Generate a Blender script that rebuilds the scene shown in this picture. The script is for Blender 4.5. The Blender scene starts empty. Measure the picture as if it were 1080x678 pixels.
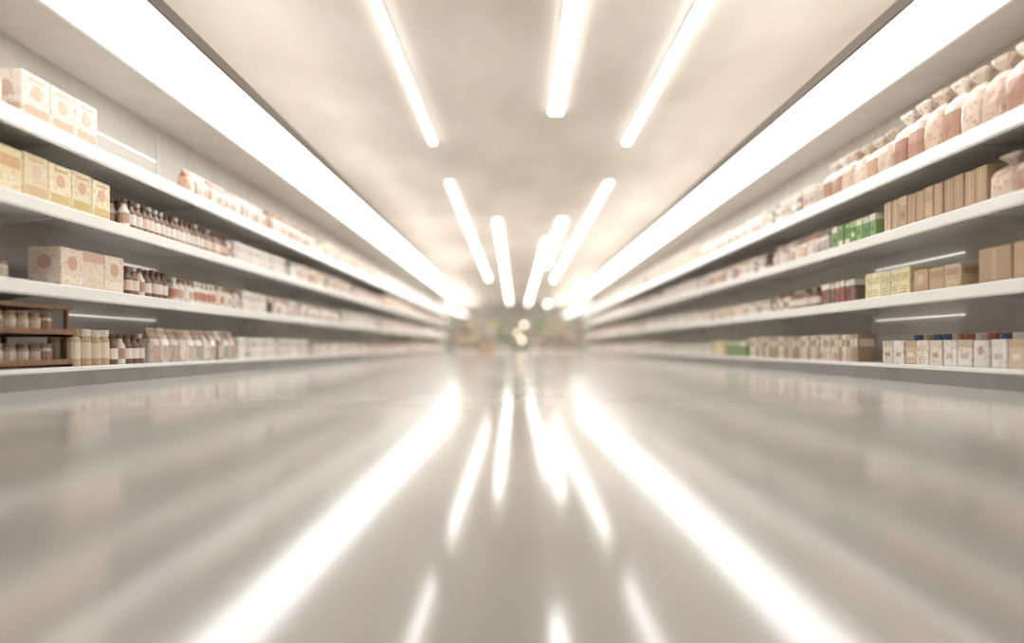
import bpy, math, random
import numpy as np
random.seed(7)
E=0.32; F=700.0
# ------------------------------------------------------------ helpers
def lin(c):
    return tuple(((v/255)/12.92 if v/255<=0.04045 else (((v/255)+0.055)/1.055)**2.4) for v in c)
def mat(name,col,rough=.5,emit=None,strength=0,metal=0,coat=0):
    m=bpy.data.materials.new(name); m.use_nodes=True
    b=m.node_tree.nodes['Principled BSDF']
    b.inputs['Base Color'].default_value=(*lin(col),1)
    b.inputs['Roughness'].default_value=rough
    b.inputs['Metallic'].default_value=metal
    b.inputs['Coat Weight'].default_value=coat
    if emit:
        b.inputs['Emission Color'].default_value=(*emit,1)
        b.inputs['Emission Strength'].default_value=strength
    return m
def noisy(name,c1,c2,scale,rough,detail=3,stretch=(1,1,1),bump=0):
    m=mat(name,c1,rough); nt=m.node_tree; b=nt.nodes['Principled BSDF']
    tc=nt.nodes.new('ShaderNodeTexCoord'); mp=nt.nodes.new('ShaderNodeMapping')
    mp.inputs['Scale'].default_value=stretch
    n=nt.nodes.new('ShaderNodeTexNoise'); n.inputs['Scale'].default_value=scale; n.inputs['Detail'].default_value=detail
    r=nt.nodes.new('ShaderNodeValToRGB')
    r.color_ramp.elements[0].position=.35; r.color_ramp.elements[1].position=.65
    r.color_ramp.elements[0].color=(*lin(c1),1); r.color_ramp.elements[1].color=(*lin(c2),1)
    nt.links.new(tc.outputs['Object'],mp.inputs[0]); nt.links.new(mp.outputs[0],n.inputs['Vector'])
    nt.links.new(n.outputs['Fac'],r.inputs[0]); nt.links.new(r.outputs[0],b.inputs['Base Color'])
    if bump:
        bp=nt.nodes.new('ShaderNodeBump'); bp.inputs['Strength'].default_value=bump; bp.inputs['Distance'].default_value=.01
        nt.links.new(n.outputs['Fac'],bp.inputs['Height']); nt.links.new(bp.outputs[0],b.inputs['Normal'])
    return m
def product_mat(name,rough,amt,scale,tint,coat=0):
    m=mat(name,(255,255,255),rough,coat=coat); nt=m.node_tree; b=nt.nodes['Principled BSDF']
    a=nt.nodes.new('ShaderNodeAttribute'); a.attribute_name='Col'
    tc=nt.nodes.new('ShaderNodeTexCoord')
    v=nt.nodes.new('ShaderNodeTexVoronoi'); v.inputs['Scale'].default_value=scale
    r=nt.nodes.new('ShaderNodeValToRGB'); r.color_ramp.elements[0].position=.25; r.color_ramp.elements[1].position=.45
    r.color_ramp.elements[0].color=(amt,)*3+(1,); r.color_ramp.elements[1].color=(0,0,0,1)
    mx=nt.nodes.new('ShaderNodeMix'); mx.data_type='RGBA'; mx.inputs[7].default_value=(*lin(tint),1)
    nt.links.new(tc.outputs['Object'],v.inputs['Vector']); nt.links.new(v.outputs['Distance'],r.inputs[0])
    nt.links.new(r.outputs[0],mx.inputs[0]); nt.links.new(a.outputs['Color'],mx.inputs[6])
    nt.links.new(mx.outputs[2],b.inputs['Base Color'])
    return m
class Acc:
    def __init__(s): s.v=[];s.f=[];s.c=[];s.n=0
    def add(s,V,Fc,cols):
        o=s.n; s.v.extend(V); s.n+=len(V)
        s.f.extend([tuple(i+o for i in f) for f in Fc]); s.c.extend(cols)
    def obj(s,name,m,parent=None,smooth=False):
        me=bpy.data.meshes.new(name); me.from_pydata(s.v,[],s.f); me.update()
        if s.c and s.c[0] is not None:
            at=me.color_attributes.new('Col','FLOAT_COLOR','CORNER')
            arr=[]
            for f,c in zip(s.f,s.c):
                arr.extend((c[0],c[1],c[2],1.0)*len(f))
            at.data.foreach_set('color',arr)
        me.materials.append(m)
        if smooth:
            me.polygons.foreach_set('use_smooth',[True]*len(me.polygons))
        o=bpy.data.objects.new(name,me); bpy.context.collection.objects.link(o)
        if parent: o.parent=parent
        return o
CUBEF=[(0,1,3,2),(4,6,7,5),(0,4,5,1),(2,3,7,6),(0,2,6,4),(1,5,7,3)]
def rawbox(A,x0,x1,y0,y1,z0,z1,c=None):
    V=[(x,y,z) for x in (x0,x1) for y in (y0,y1) for z in (z0,z1)]
    A.add(V,CUBEF,[c]*6)
def boxobj(name,x0,x1,y0,y1,z0,z1,m,parent=None,bevel=0):
    A=Acc(); rawbox(A,x0,x1,y0,y1,z0,z1); o=A.obj(name,m,parent)
    if bevel:
        b=o.modifiers.new('bev','BEVEL'); b.width=bevel; b.segments=2
    return o
def empty(name):
    e=bpy.data.objects.new(name,None); bpy.context.collection.objects.link(e); return e
# ---- product shapes: local x = toward aisle, y = along shelf, z up
def place(A,V,Fc,C,px,py,pz,side,rot=0):
    s=1 if side<0 else -1
    cr,sr=math.cos(rot),math.sin(rot)
    out=[]
    for x,y,z in V:
        x2=x*cr-y*sr; y2=x*sr+y*cr
        out.append((px+s*x2,py+s*y2,pz+z))
    A.add(out,Fc,C)
def carton(w,d,h,c0,c1,c2,style=0):
    V=[];Fc=[];C=[]
    b=min(.006,w*.08)
    x,y,z=d/2,w/2,h
    idx={}
    def vid(p):
        if p not in idx: idx[p]=len(V); V.append(p)
        return idx[p]
    X=(-x,x);Y=(-y,y);Z=(0,z)
    def cor(i,j,k,ax):
        p=[X[i],Y[j],Z[k]]
        sg=[1 if i==0 else -1,1 if j==0 else -1,1 if k==0 else -1]
        for a in range(3):
            if a!=ax: p[a]+=sg[a]*b
        return vid(tuple(p))
    for ax in range(3):
        for s in (0,1):
            q=[]
            for (u,v) in ((0,0),(1,0),(1,1),(0,1)):
                t=[u,v]; t.insert(ax,s); q.append(cor(*t,ax))
            Fc.append(tuple(q)); C.append(c0)
    for ax in range(3):
        o1,o2=[a for a in range(3) if a!=ax]
        for s1 in (0,1):
            for s2 in (0,1):
                def t(v):
                    r=[0,0,0]; r[ax]=v; r[o1]=s1; r[o2]=s2; return r
                Fc.append((cor(*t(0),o1),cor(*t(1),o1),cor(*t(1),o2),cor(*t(0),o2))); C.append(c0)
    for i in (0,1):
        for j in (0,1):
            for k in (0,1):
                Fc.append((cor(i,j,k,0),cor(i,j,k,1),cor(i,j,k,2))); C.append(c0)
    e=.0012
    def pf(y0,y1,z0,z1,c,off=e):
        n=len(V); V.extend([(x+off,y0,z0),(x+off,y1,z0),(x+off,y1,z1),(x+off,y0,z1)]); Fc.append((n,n+1,n+2,n+3)); C.append(c)
    def ps(x0,x1,z0,z1,c,off=e):
        for s in (-1,1):
            n=len(V); yy=s*(y+off); V.extend([(x0,yy,z0),(x1,yy,z0),(x1,yy,z1),(x0,yy,z1)]); Fc.append((n,n+1,n+2,n+3)); C.append(c)
    def disc(cy,cz,r,c,off=2*e):
        n=len(V); k=10
        for a in range(k): V.append((x+off,cy+r*math.cos(a*6.2832/k),cz+r*math.sin(a*6.2832/k)))
        Fc.append(tuple(range(n,n+k))); C.append(c)
        for s in (-1,1):
            n=len(V)
            for a in range(k): V.append((min(r,x*.8)*math.cos(a*6.2832/k),s*(y+off),cz+r*math.sin(a*6.2832/k)))
            Fc.append(tuple(range(n,n+k))); C.append(c)
    if style==0:
        pf(-y*.86,y*.86,z*.08,z*.3,c1); ps(-x*.86,x*.86,z*.08,z*.3,c1)
        disc(0,z*.62,min(y,z)*.42,c2); pf(-y*.6,y*.6,z*.84,z*.9,c1)
    elif style==1:
        pf(-y*.8,y*.8,z*.55,z*.82,c1); ps(-x*.8,x*.8,z*.55,z*.82,c1)
        pf(-y*.6,y*.6,z*.2,z*.24,c2); pf(-y*.6,y*.3,z*.3,z*.34,c2)
        pf(-y*.6,y*.6,z*.1,z*.13,c2)
    elif style==2:
        pf(-y*.97,y*.97,z*.72,z*.98,c1); ps(-x*.97,x*.97,z*.72,z*.98,c1)
        pf(-y*.5,y*.5,z*.3,z*.5,c2)
    else:
        pf(-y*.9,y*.9,z*.04,z*.1,c2); pf(-y*.12,y*.12,z*.1,z*.98,c1); ps(-x*.9,x*.9,z*.45,z*.52,c1)
    return V,Fc,C
def lathe(prof,n,w,h,cols):
    V=[];Fc=[];C=[]
    for r,z in prof:
        for a in range(n): V.append((r*w/2*math.cos(a*6.2832/n),r*w/2*math.sin(a*6.2832/n),z*h))
    for k in range(len(prof)-1):
        for a in range(n):
            b=(a+1)%n; Fc.append((k*n+a,k*n+b,(k+1)*n+b,(k+1)*n+a)); C.append(cols[k])
    Fc.append(tuple(range((len(prof)-1)*n,len(prof)*n))); C.append(cols[-1])
    return V,Fc,C
def bottle(w,h,body,label,cap,n=12):
    return lathe([(.9,0),(1,.03),(1,.15),(1,.17),(1,.5),(1,.52),(.95,.6),(.6,.72),(.42,.78),(.42,.84),(.52,.845),(.52,.99),(.45,1)],n,w,h,
      [body,body,body,label,label,body,body,body,body,cap,cap,cap])
def jar(w,h,body,label,cap,n=12):
    return lathe([(.9,0),(1,.04),(1,.18),(1,.2),(1,.62),(1,.64),(.97,.72),(.82,.78),(.82,.8),(.92,.805),(.92,.98),(.86,1)],n,w,h,
      [body,body,body,label,label,body,body,body,cap,cap,cap])
def pouch(w,d,h,c0,c1,c2,gather=False):
    V=[];Fc=[];C=[]; n=16
    if gather: P=[(.86,.86,0),(1,1,.06),(1.02,1.04,.3),(1,1,.5),(.9,.85,.64),(.6,.5,.74),(.34,.2,.79),(.42,.28,.83),(.75,.5,.93),(.85,.55,1)]
    else: P=[(.9,.8,0),(1,1,.05),(1.0,1.08,.25),(1.0,1.04,.5),(.98,.8,.68),(.94,.4,.83),(.93,.1,.91),(.97,.08,.95),(.97,.05,1)]
    for k,(a,b,z) in enumerate(P):
        for i in range(n):
            t=(i+.5)*6.2832/n; cx,sy=math.cos(t),math.sin(t)
            e=.45
            xx=math.copysign(abs(cx)**e,cx)*b*d/2; yy=math.copysign(abs(sy)**e,sy)*a*w/2
            cr=(random.random()-.5)*.035 if 0<k else 0
            V.append((xx*(1+cr*2),yy*(1+cr),z*h+((random.random()-.5)*.02*h if k>=len(P)-2 else 0)))
    for k in range(len(P)-1):
        for i in range(n):
            j=(i+1)%n
            front=i in (0,1,14,15,7,8,6,9)
            col=c0
            zz=(P[k][2]+P[k+1][2])/2
            if zz>.6: col=c2
            elif .1<zz<.55 and front: col=c1
            Fc.append((k*n+i,k*n+j,(k+1)*n+j,(k+1)*n+i)); C.append(col)
    Fc.append(tuple(range((len(P)-1)*n,len(P)*n))); C.append(c2)
    return V,Fc,C
# ------------------------------------------------------------ materials
LC=(1,.988,.968)
M_carton=product_mat('printed_carton',.45,.4,20,(184,152,124))
M_floral=product_mat('floral_print_carton',.45,.6,24,(220,182,136))
M_plastic=product_mat('glossy_packaging',.28,.15,30,(190,165,145),coat=.2)
M_foil=product_mat('printed_film',.3,.55,22,(172,130,106),coat=.3)
M_white=mat('white_enamel',(232,230,226),.32)
M_lip=mat('shelf_lip_white',(245,244,242),.25)
M_back=noisy('back_panel_paint',(208,202,194),(216,211,203),2.5,.5)
M_plinth=noisy('plinth_grey',(134,131,127),(144,141,137),3,.4)
M_dark=mat('bronze_trim',(120,108,96),.45)
M_steel=mat('satin_steel',(200,198,195),.35,metal=.6)
M_led=mat('led_strip',(255,255,255),.5,LC,.5)
M_lipglow=mat('painted_lip_glow',(255,255,255),.4,LC,.8)  # emission standing in for light that falls on the top lip
M_panel=mat('cove_light_diffuser',(255,255,255),.5,LC,3.3)
M_bulk=mat('added_bulkhead_glow',(255,255,255),.5,LC,1.6)  # emission of the added bulkhead that brightens the far end
M_up=mat('added_uplight',(255,255,255),.5,LC,6.2)  # emission of hidden strips added to lift the ceiling and far end
M_tube=mat('linear_lamp_diffuser',(255,255,255),.5,LC,5.5)
M_warm=mat('warm_bulb',(255,255,255),.5,(1,.86,.68),4.0)
M_wall=noisy('wall_paint',(228,222,212),(236,231,222),.6,.7)
M_wood=noisy('brown_wood',(120,88,64),(150,112,82),5,.5,stretch=(1,6,6))
M_ceil=noisy('ceiling_plaster',(208,199,187),(238,231,221),.35,.75,detail=4,stretch=(1.2,.5,1))
M_floor=mat('polished_floor',(186,180,173),.14,coat=0)
nt=M_floor.node_tree; b=nt.nodes['Principled BSDF']; b.inputs['IOR'].default_value=1.9
tc=nt.nodes.new('ShaderNodeTexCoord')
n1=nt.nodes.new('ShaderNodeTexNoise'); n1.inputs['Scale'].default_value=.9; n1.inputs['Detail'].default_value=5
r1=nt.nodes.new('ShaderNodeValToRGB'); r1.color_ramp.elements[0].position=.3; r1.color_ramp.elements[1].position=.7
r1.color_ramp.elements[0].color=(*lin((188,184,179)),1); r1.color_ramp.elements[1].color=(*lin((210,206,201)),1)
br=nt.nodes.new('ShaderNodeTexBrick'); br.offset=.0; br.inputs['Scale'].default_value=1
br.inputs['Brick Width'].default_value=2.4; br.inputs['Row Height'].default_value=2.4; br.inputs['Mortar Size'].default_value=.006
br.inputs['Mortar'].default_value=(*lin((128,122,116)),1)
nt.links.new(tc.outputs['Object'],n1.inputs['Vector']); nt.links.new(n1.outputs['Fac'],r1.inputs[0])
nt.links.new(tc.outputs['Object'],br.inputs['Vector'])
nt.links.new(r1.outputs[0],br.inputs['Color1']); nt.links.new(r1.outputs[0],br.inputs['Color2'])
nt.links.new(br.outputs['Color'],b.inputs['Base Color'])
n2=nt.nodes.new('ShaderNodeTexNoise'); n2.inputs['Scale'].default_value=1.6; n2.inputs['Detail'].default_value=1
rr=nt.nodes.new('ShaderNodeMapRange'); rr.inputs['To Min'].default_value=.08; rr.inputs['To Max'].default_value=.15
nt.links.new(tc.outputs['Object'],n2.inputs['Vector']); nt.links.new(n2.outputs['Fac'],rr.inputs['Value']); nt.links.new(rr.outputs[0],b.inputs['Roughness'])
bp=nt.nodes.new('ShaderNodeBump'); bp.inputs['Strength'].default_value=.06; bp.inputs['Distance'].default_value=.01
nt.links.new(n2.outputs['Fac'],bp.inputs['Height']); nt.links.new(bp.outputs[0],b.inputs['Normal'])
# ------------------------------------------------------------ room
YN,YF=-4.0,66.0; XW=4.8; HC=3.9+E
boxobj('floor',-XW-.2,XW+.2,YN-.2,YF+.2,-.1,0,M_floor)
boxobj('ceiling',-XW-.2,XW+.2,YN-.2,YF+.2,HC,HC+.15,M_ceil)
boxobj('wall_left',-XW-.2,-XW,YN,YF,0,HC,M_wall)
boxobj('wall_right',XW,XW+.2,YN,YF,0,HC,M_wall)
boxobj('wall_back',-XW,XW,YF,YF+.2,0,HC,M_wall)
boxobj('wall_front',-XW,XW,YN-.2,YN,0,HC,M_wall)
# ------------------------------------------------------------ shelving
XS=3.5; XB=4.2; Y0,Y1=.5,34.0
SH=[(-.163,.16),(.47,.10),(1.08,.10),(1.66,.13)]
for side in (-1,1):
    root=empty('wall_shelving')
    def bx(name,xa,xb,ya,yb,za,zb,m,bev=0):
        a,c=side*xa,side*xb
        return boxobj(name,min(a,c),max(a,c),ya,yb,za+E,zb+E,m,root,bev)
    bx('back_panel',XB,XB+.06,Y0,Y1,-E,2.56,M_back)
    bx('base_plinth',XS+.008,XB,Y0,Y1,-E,-.20,M_plinth)
    bx('base_deck',XS,XB,Y0,Y1,-.20,-.163,M_lip,.006)
    for k,(z,l) in enumerate(SH[1:]):
        bx('shelf_board_%d'%k,XS+.02,XB,Y0,Y1,z-.035,z,M_white)
        bx('shelf_lip_%d'%k,XS-.012,XS+.02,Y0,Y1,z-l,z+.004,M_lip,.008)
        if k==2: bx('lip_glow',XS-.018,XS-.0125,Y0,Y1,z-l+.03,z-.03,M_lipglow)  # glowing strip stands in for canopy light catching the top lip
        bx('price_rail_%d'%k,XS-.02,XS-.012,Y0,Y1,z-l-.004,z-l+.012,M_steel)
    A=Acc()
    for k,z in enumerate((.29,.87,2.13)):
        for y in (3.4,6.2):
            x0,x1=sorted((side*(XB-.03),side*(XB-.001)))
            rawbox(A,x0,x1,y,y+1.5,z+E,z+E+.012)
    A.obj('led_rails',M_led,root)
    A=Acc()
    y=Y0
    while y<Y1+.1:
        x0,x1=sorted((side*(XB-.02),side*XB)); rawbox(A,x0,x1,y-.015,y+.015,-.163+E,2.5+E)
        for z,l in SH[1:]:
            xa,xb=side*(XB-.02),side*(XS+.25)
            V=[(xa,y-.004,z-.036+E),(xb,y-.004,z-.036+E),(xb,y-.004,z-.05+E),(xa,y-.004,z-.11+E)]
            V+= [(a,yy+.008,c) for a,yy,c in V]
            A.add(V,[(0,1,2,3),(7,6,5,4),(0,4,5,1),(1,5,6,2),(2,6,7,3),(3,7,4,0)],[None]*6)
        y+=2.42
    A.obj('uprights_and_brackets',M_white,root)
    bx('end_cheek_near',XS-.0,XB+.06,Y0-.04,Y0,-E,2.56,M_white)
    bx('end_cheek_far',XS-.0,XB+.06,Y1,Y1+.04,-E,2.56,M_white)
    can=empty('lit_canopy')
    xi,xo=(2.73,3.5) if side<0 else (2.95,3.64)
    def cx(name,xa,xb,ya,yb,za,zb,m,bev=0):
        a,c=side*xa,side*xb
        return boxobj(name,min(a,c),max(a,c),ya,yb,za+E,zb+E,m,can,bev)
    CY1=34.0
    cx('light_diffuser',xi+.01,xo,Y0,CY1,2.56,2.60,M_panel)
    cx('soffit',xo+.001,XB+.06,Y0,CY1,2.562,2.62,M_back)
    cx('soffit_trim',xo-.005,xo+.03,Y0,CY1,2.545,2.565,M_white)
    cx('housing_top',xi,XW,Y0,CY1,2.61,2.64,M_back)
    cx('fascia',xi-.02,xi+.009,Y0,CY1,2.555,2.66,M_dark,.004)
    cx('added_uplight',xi+.35,xi+.55,Y0+.1,CY1-.1,2.641,2.66,M_up)  # hidden emitter added on top of the canopy to brighten the ceiling
    cx('end_cap',xi,XB,CY1,CY1+.03,2.56,2.66,M_white)
    # added bulkhead along the wall, its glow put in to brighten the store end
    blk=empty('added_lit_bulkhead')
    for nm_,xa,xb,za,zb,m_ in (('diffuser',3.95,4.6,2.5,2.54,M_bulk),('housing',3.9,XW-.002,2.545,2.7,M_white),('added_far_uplight',4.0,4.3,2.701,2.72,M_up)):
        a,c_=side*xa,side*xb
        boxobj(nm_,min(a,c_),max(a,c_),35.0,64.5,za+E,zb+E,m_,blk)
# ------------------------------------------------------------ products
def c(*a):
    g=sum(a)/3; t=(238,231,220)
    return lin([ (v*.9+g*.1)*.86+tt*.14 for v,tt in zip(a,t)])
PAL={
 'pinkbox':[(c(236,218,204),c(214,168,150),c(238,222,190)),(c(240,228,214),c(206,176,150),c(226,186,166)),(c(232,212,196),c(240,228,210),c(200,150,130))],
 'yellow':[(c(238,222,178),c(222,186,140),c(236,200,180)),(c(236,218,168),c(216,164,110),c(244,236,214)),(c(240,228,192),c(210,184,110),c(226,174,150))],
 'white':[(c(238,234,228),c(206,200,192),c(190,176,160)),(c(230,226,220),c(214,198,182),c(200,198,200)),(c(240,236,226),c(196,190,180),c(214,194,176)),(c(226,222,214),c(176,170,160),c(200,160,130))],
 'kraft':[(c(190,158,120),c(172,140,102),c(212,184,150)),(c(180,148,112),c(200,172,138),c(150,118,86)),(c(202,172,134),c(168,136,100),c(226,208,182))],
 'cream':[(c(230,216,164),c(214,188,118),c(180,150,100)),(c(236,224,184),c(218,198,136),c(190,160,110))],
 'green':[(c(74,140,60),c(226,226,200),c(50,94,40)),(c(110,164,84),c(236,232,210),c(60,110,50)),(c(70,130,66),c(140,184,110),c(230,220,150))],
 'book':[(c(214,198,176),c(150,116,92),c(190,166,140)),(c(178,154,128),c(226,214,196),c(130,102,78)),(c(228,218,202),c(176,132,108),c(150,126,100)),(c(160,132,108),c(222,208,188),c(100,80,66))],
 'mixdark':[(c(236,230,222),c(150,60,48),c(60,52,50)),(c(96,78,68),c(220,210,200),c(160,70,54)),(c(232,224,210),c(70,62,60),c(180,80,54)),(c(140,60,48),c(236,226,212),c(80,62,50)),(c(240,234,224),c(206,180,150),c(90,80,70))],
 'pastel':[(c(230,206,190),c(244,230,220),c(200,146,124)),(c(224,214,200),c(200,160,136),c(170,136,110)),(c(236,226,206),c(210,178,150),c(180,130,100)),(c(206,194,180),c(236,222,206),c(166,122,100)),(c(240,232,226),c(206,172,156),c(200,182,150)),(c(238,232,220),c(180,170,156),c(150,130,112)),(c(240,236,230),c(150,170,140),c(150,130,112)),(c(210,160,130),c(240,226,210),c(150,90,70)),(c(120,96,84),c(220,206,190),c(230,220,200))],
 'bottle':[(c(100,64,46),c(236,228,216),c(80,42,34)),(c(130,88,64),c(240,230,216),c(214,206,196)),(c(84,60,50),c(226,194,174),c(110,48,38)),(c(166,126,100),c(242,234,222),c(100,54,42)),(c(236,230,220),c(190,140,114),c(110,60,46))],
 'pinkbottle':[(c(222,200,186),c(240,232,224),c(190,120,100)),(c(232,220,206),c(196,126,106),c(240,236,230)),(c(188,160,140),c(240,230,220),c(140,84,68)),(c(238,234,226),c(210,190,170),c(140,110,90))],
 'tan':[(c(206,174,134),c(234,220,196),c(170,134,98)),(c(190,154,114),c(228,210,184),c(226,216,200))],
 'bag':[(c(196,158,134),c(164,114,90),c(226,214,200)),(c(182,146,120),c(218,192,170),c(206,188,170)),(c(214,192,168),c(162,106,82),c(232,222,210)),(c(172,134,106),c(204,174,146),c(210,190,170)),(c(226,212,190),c(196,150,116),c(222,208,190))],
 'caps':[(c(236,230,222),c(208,186,160),c(170,50,40)),(c(232,226,220),c(200,178,152),c(60,84,140)),(c(238,232,226),c(216,194,168),c(196,170,140)),(c(238,232,226),c(216,194,168),c(236,232,226)),(c(206,180,146),c(230,214,190),c(190,90,64))],
 'tanlabel':[(c(238,234,226),c(206,186,160),c(200,180,156)),(c(234,228,220),c(232,226,216),c(180,160,138)),(c(230,222,208),c(216,200,176),c(190,150,120)),(c(240,238,232),c(236,232,226),c(206,190,166)),(c(214,190,158),c(196,166,132),c(236,226,210))],
}
KIND={
 'pinkbox':('gift_cartons',M_floral,.275,.26,.33,'pinkbox','c0',.006),
 'yellow':('patterned_cartons',M_floral,.25,.3,.33,'yellow','c0',.006),
 'white':('white_cartons',M_carton,.2,.25,.25,'white','c1',.006),
 'pastel':('assorted_cartons',M_carton,.16,.22,.26,'pastel','c2',.008),
 'kraft':('kraft_cartons',M_carton,.115,.22,.29,'kraft','c3',.012),
 'kraftbig':('large_kraft_cartons',M_carton,.34,.32,.25,'kraft','c3',.02),
 'kraftmid':('kraft_cartons',M_carton,.2,.25,.22,'kraft','c1',.01),
 'cream':('cream_cartons',M_carton,.15,.22,.25,'cream','c1',.004),
 'green':('green_cartons',M_carton,.12,.2,.24,'green','c2',.01),
 'book':('slim_packets',M_carton,.075,.2,.26,'book','c1',.012),
 'mixdark':('slim_cartons',M_carton,.1,.2,.24,'mixdark','c2',.012),
 'bottle':('sauce_bottles',M_plastic,.1,.1,.25,'bottle','b',.004),
 'pinkbottle':('lotion_bottles',M_plastic,.105,.105,.25,'pinkbottle','b',.004),
 'jar':('jam_jars',M_plastic,.1,.1,.15,'pinkbottle','j',.012),
 'tan':('honey_jars',M_plastic,.12,.12,.3,'tan','j',.01),
 'pouch':('snack_pouches',M_foil,.2,.16,.3,'bag','p',.006),
 'bag':('bread_bags',M_foil,.25,.26,.42,'bag','g',-.012),
 'pinkpouch':('snack_pouches',M_foil,.17,.14,.28,'pastel','p',.006),
 'caps':('capped_tubs',M_plastic,.13,.13,.28,'caps','j',.01),
 'whitelow':('white_cartons',M_carton,.17,.22,.21,'tanlabel','c2',.012),
}
def fill(kind,side,level,ya,yb,back=0,hs=1):
    nm,m,w,d,h,pal,bld,gap=KIND[kind]
    A=Acc()
    z=SH[level][0]+E+.001
    y=ya+w/2
    rows=2 if bld in 'bj' else 1
    while y+w/2<=yb+.01:
        p=random.choice(PAL[pal])
        j=1+(random.random()-.5)*.05
        hh=h*hs*j
        sh=random.uniform(-.03,.03)
        p=tuple(tuple(min(1,max(0,v*(1+sh*3))) for v in q) for q in p)
        for r in range(rows):
            xf=XS+.05+back+d/2+r*(d+.015)+random.random()*.012
            rot=random.uniform(-.04,.04)
            if bld[0]=='c':
                st=int(bld[1])
                V,Fc,C=carton(w,d,hh,*p,style=st if random.random()<.8 else random.choice((0,1,2)))
            elif bld=='b': V,Fc,C=bottle(w,hh,*p)
            elif bld=='j': V,Fc,C=jar(w,hh,*p)
            elif bld=='p': V,Fc,C=pouch(w,d,hh,*p)
            elif bld=='g': V,Fc,C=pouch(w,d,hh,*p,gather=True)
            place(A,V,Fc,C,side*xf,y,z,side,rot)
        y+=w+gap
    if A.n: A.obj(nm,m)
L=-1
fill('pouch',L,3,.7,4.72,0,1.1); fill('pinkbox',L,3,4.8,5.68,0,1.04)
fill('pinkpouch',L,3,7.2,9.6); fill('bag',L,3,9.7,12,0,.8); fill('pastel',L,3,12.1,17,0,1.1); fill('pinkpouch',L,3,17,22); fill('white',L,3,22.1,33.5)
fill('yellow',L,2,.7,5.98)
fill('bottle',L,2,6.05,8.35,0,1.1); fill('white',L,2,8.4,10.4); fill('pastel',L,2,10.5,14.5); fill('pinkbottle',L,2,14.6,18); fill('pinkbox',L,2,18.1,23); fill('pinkpouch',L,2,23.1,33.5)
fill('jar',L,1,.7,4.9,.12); fill('pinkbox',L,1,5.18,6.05,0,.95)
fill('bottle',L,1,6.1,6.9,0,1.1); fill('pinkbottle',L,1,6.95,8.6); fill('white',L,1,8.65,9.6); fill('pinkpouch',L,1,9.7,13.5,0,.9); fill('white',L,1,13.6,17); fill('pastel',L,1,17,25); fill('white',L,1,25.1,33.5)
fill('tan',L,0,5.35,5.85,0,1.0); fill('bottle',L,0,5.88,6.45,0,1.1); fill('pinkpouch',L,0,6.5,8.45,0,1.2); fill('white',L,0,8.5,11.5,0,1.1)
fill('whitelow',L,0,11.7,16); fill('pinkbottle',L,0,16,22,0,.9); fill('pastel',L,0,22,33.5)
R=1
fill('bag',R,3,.8,6.3,0,1.2); fill('bag',R,3,6.3,7.8,0,1.0)
fill('pastel',R,3,7.9,9.6,0,1.05); fill('pinkpouch',R,3,9.7,13); fill('pinkbox',R,3,13.1,18); fill('pastel',R,3,18.1,33.5)
fill('bag',R,2,.95,5.0,0,.8); fill('kraft',R,2,5.02,6.5); fill('green',R,2,6.55,7.55); fill('pinkpouch',R,2,7.6,9.3); fill('pastel',R,2,9.4,13,0,.9); fill('white',R,2,13.1,16); fill('pinkbottle',R,2,16.1,22); fill('white',R,2,22.1,33.5)
fill('kraftbig',R,1,.8,5.2,0,1.05); fill('kraftmid',R,1,5.3,5.95,0,.9); fill('cream',R,1,6.0,6.9,0,1.02); fill('mixdark',R,1,6.95,7.8); fill('bottle',R,1,7.85,9.2,0,.9); fill('pastel',R,1,9.3,13,0,.7); fill('white',R,1,13.1,18,0,.8); fill('pastel',R,1,18.1,33.5,0,.8)
fill('whitelow',R,0,.8,6.55,0,1.0); fill('caps',R,0,3.2,6.5,.26,.95); fill('book',R,0,6.9,10.1,0,1.1); fill('green',R,0,10.2,11.2); fill('cream',R,0,11.3,12); fill('white',R,0,12.1,16,0,.8); fill('white',R,0,16.1,20); fill('pastel',R,0,20,33.5,0,.9)
crate=empty('wooden_jar_rack')
zb=SH[0][0]+E
A=Acc()
for zt in (zb+.001,zb+.235):
    rawbox(A,-4.1,-3.54,2.9,5.3,zt,zt+.02)
    rawbox(A,-3.56,-3.54,2.9,5.3,zt,zt+.06)
rawbox(A,-4.1,-3.54,2.9,5.3,zb+.45,zb+.475)
for yy in (2.9,4.1,5.28):
    rawbox(A,-4.1,-4.06,yy,yy+.02,zb+.001,zb+.47); rawbox(A,-3.6,-3.57,yy,yy+.02,zb+.001,zb+.46)
A.obj('rack_boards',M_wood,crate)
A=Acc()
for zt in (zb+.022,zb+.257):
    y=3.02
    while y<5.2:
        p=random.choice(PAL['tan']+PAL['book'])
        V,Fc,C=jar(.11,.16,*p)
        place(A,V,Fc,C,-3.66,y,zt,-1); place(A,V,Fc,C,-3.8,y,zt,-1)
        y+=.125
A.obj('preserve_jars',M_plastic,crate)
# ------------------------------------------------------------ ceiling lamps
H=3.9+E
def lamp(X,ya,yb,w):
    r=empty('linear_ceiling_lamp')
    boxobj('housing',X-w/2-.008,X+w/2+.008,ya-.01,yb+.01,H-.03,H,M_white,r)
    boxobj('diffuser',X-w/2,X+w/2,ya,yb,H-.075,H-.03,M_tube,r,.015)
for a in [(-1.57,2,12.6,.11),(-1.56,15.6,38.5,.14),(.66,2,11,.22),(2.1,2,12.6,.13),(2.2,15.6,39,.15),(-.56,20.3,60,.19),(1.43,20.2,32,.24),(1.12,24,62,.18)]:
    lamp(*a)
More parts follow.
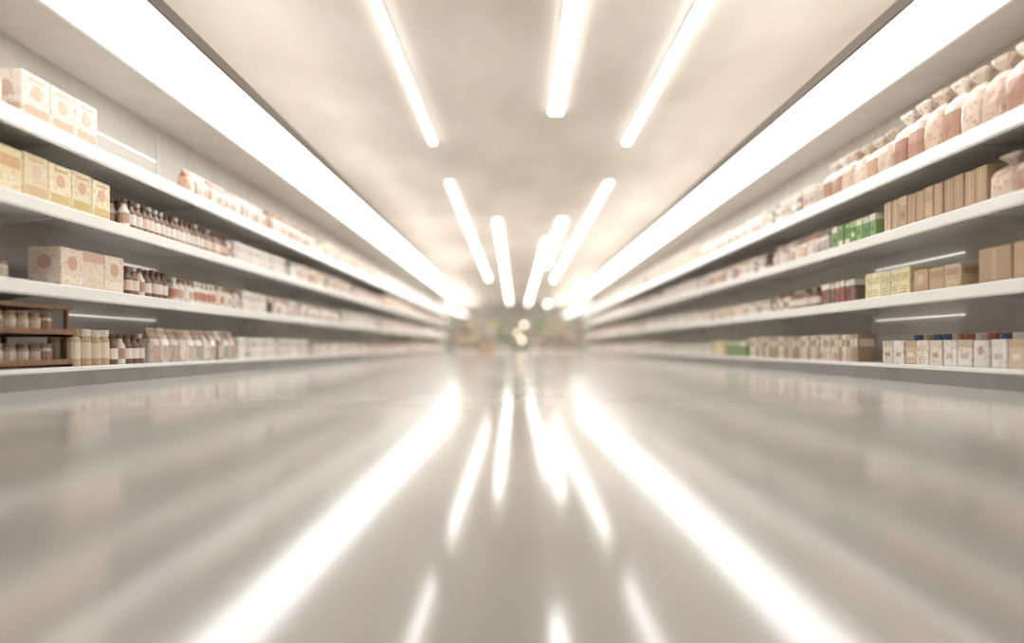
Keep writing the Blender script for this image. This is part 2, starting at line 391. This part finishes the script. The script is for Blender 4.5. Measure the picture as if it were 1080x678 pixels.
# ------------------------------------------------------------ far end displays
def gondola(xa,xb,y,h):
    g=empty('island_shelving')
    A=Acc(); rawbox(A,xa,xb,y+.4,y+.44,0,h); rawbox(A,xa,xb,y,y+.8,0,.14)
    rawbox(A,xa-.03,xa,y,y+.8,0,h); rawbox(A,xb,xb+.03,y,y+.8,0,h)
    zs=[.14,.58,1.0,1.4]+([1.85] if h>2 else [])
    for z in zs[1:]: rawbox(A,xa,xb,y+.02,y+.8,z-.04,z)
    rawbox(A,xa,xb,y,y+.8,h,h+.04)
    A.obj('shelf_frame',M_white,g)
    A=Acc()
    for z in zs:
        x=xa+.14
        while x<xb-.14:
            kk=random.choice(['kraft','mixdark','book','bottle','white','cream','green'])
            for rep in range(random.choice((1,2,3))):
                if x>=xb-.14: break
                p=random.choice(PAL[kk])
                V,Fc,C=carton(.24,.2,random.uniform(.2,.32),*p,style=random.choice((0,1,2)))
                V=[(b_+x,-a+y+.16,z_+z+.001) for a,b_,z_ in V]
                A.add(V,Fc,C); x+=.26
    A.obj('stocked_packets',M_carton,g)
gondola(-3.3,-1.9,36,1.9); gondola(-1.7,-.3,37,1.75); gondola(.9,2.0,36.5,1.8); gondola(2.2,3.3,37,1.9)
gondola(-4.6,-3.4,42,2.2); gondola(3.4,4.6,42,2.2); gondola(-.9,1.5,56,2.2); gondola(-4.6,-1.2,60,2.2); gondola(1.8,4.6,60,2.2)
def bin_(X,Y):
    V,Fc,C=lathe([(.8,0),(.86,.05),(1,.95),(1.05,.96),(1.05,1),(.95,1),(.9,.9)],20,.9,.5,[c(214,176,136)]*7)
    A=Acc(); A.add([(a+X,b_+Y,z_+.001) for a,b_,z_ in V],Fc,C); return A.obj('promotion_bin',M_plastic,None,True)
bin_(-1.5,34)
for X,Y,z,r in [(.55,44,1.3,.13),(.4,46,.3,.13),(2.0,42,2.5,.16),(.1,50,.9,.11)]:
    p=empty('globe_pendant_lamp')
    V,Fc,C=lathe([(.05,0),(.5,.07),(.87,.25),(1,.5),(.87,.75),(.5,.93),(.1,1)],16,2*r,2*r,[None]*7)
    A=Acc(); A.add([(a+X,b_+Y,z_+z+E) for a,b_,z_ in V],Fc,[None]*len(Fc)); A.obj('globe',M_warm,p,True)
    A=Acc(); rawbox(A,X-.01,X+.01,Y-.01,Y+.01,z+E+2*r,HC); rawbox(A,X-.05,X+.05,Y-.05,Y+.05,z+E+2*r-.02,z+E+2*r+.06); A.obj('cord_and_cap',M_dark,p)
# ------------------------------------------------------------ world & camera
w=bpy.data.worlds.new('world'); bpy.context.scene.world=w; w.use_nodes=True
w.node_tree.nodes['Background'].inputs[0].default_value=(1,.96,.9,1); w.node_tree.nodes['Background'].inputs[1].default_value=.3
cd=bpy.data.cameras.new('cam'); cam=bpy.data.objects.new('camera',cd); bpy.context.collection.objects.link(cam)
cam.location=(0,0,E); cam.rotation_euler=(math.radians(90),0,0)
cd.sensor_width=36; cd.lens=F/1080*36; cd.shift_x=-4/1080; cd.shift_y=26/1080
cd.clip_end=200; cd.clip_start=.02
cd.dof.use_dof=True; cd.dof.focus_distance=5.8; cd.dof.aperture_fstop=.21
bpy.context.scene.camera=cam
vs=bpy.context.scene.view_settings
vs.view_transform='Standard'; vs.exposure=0.4
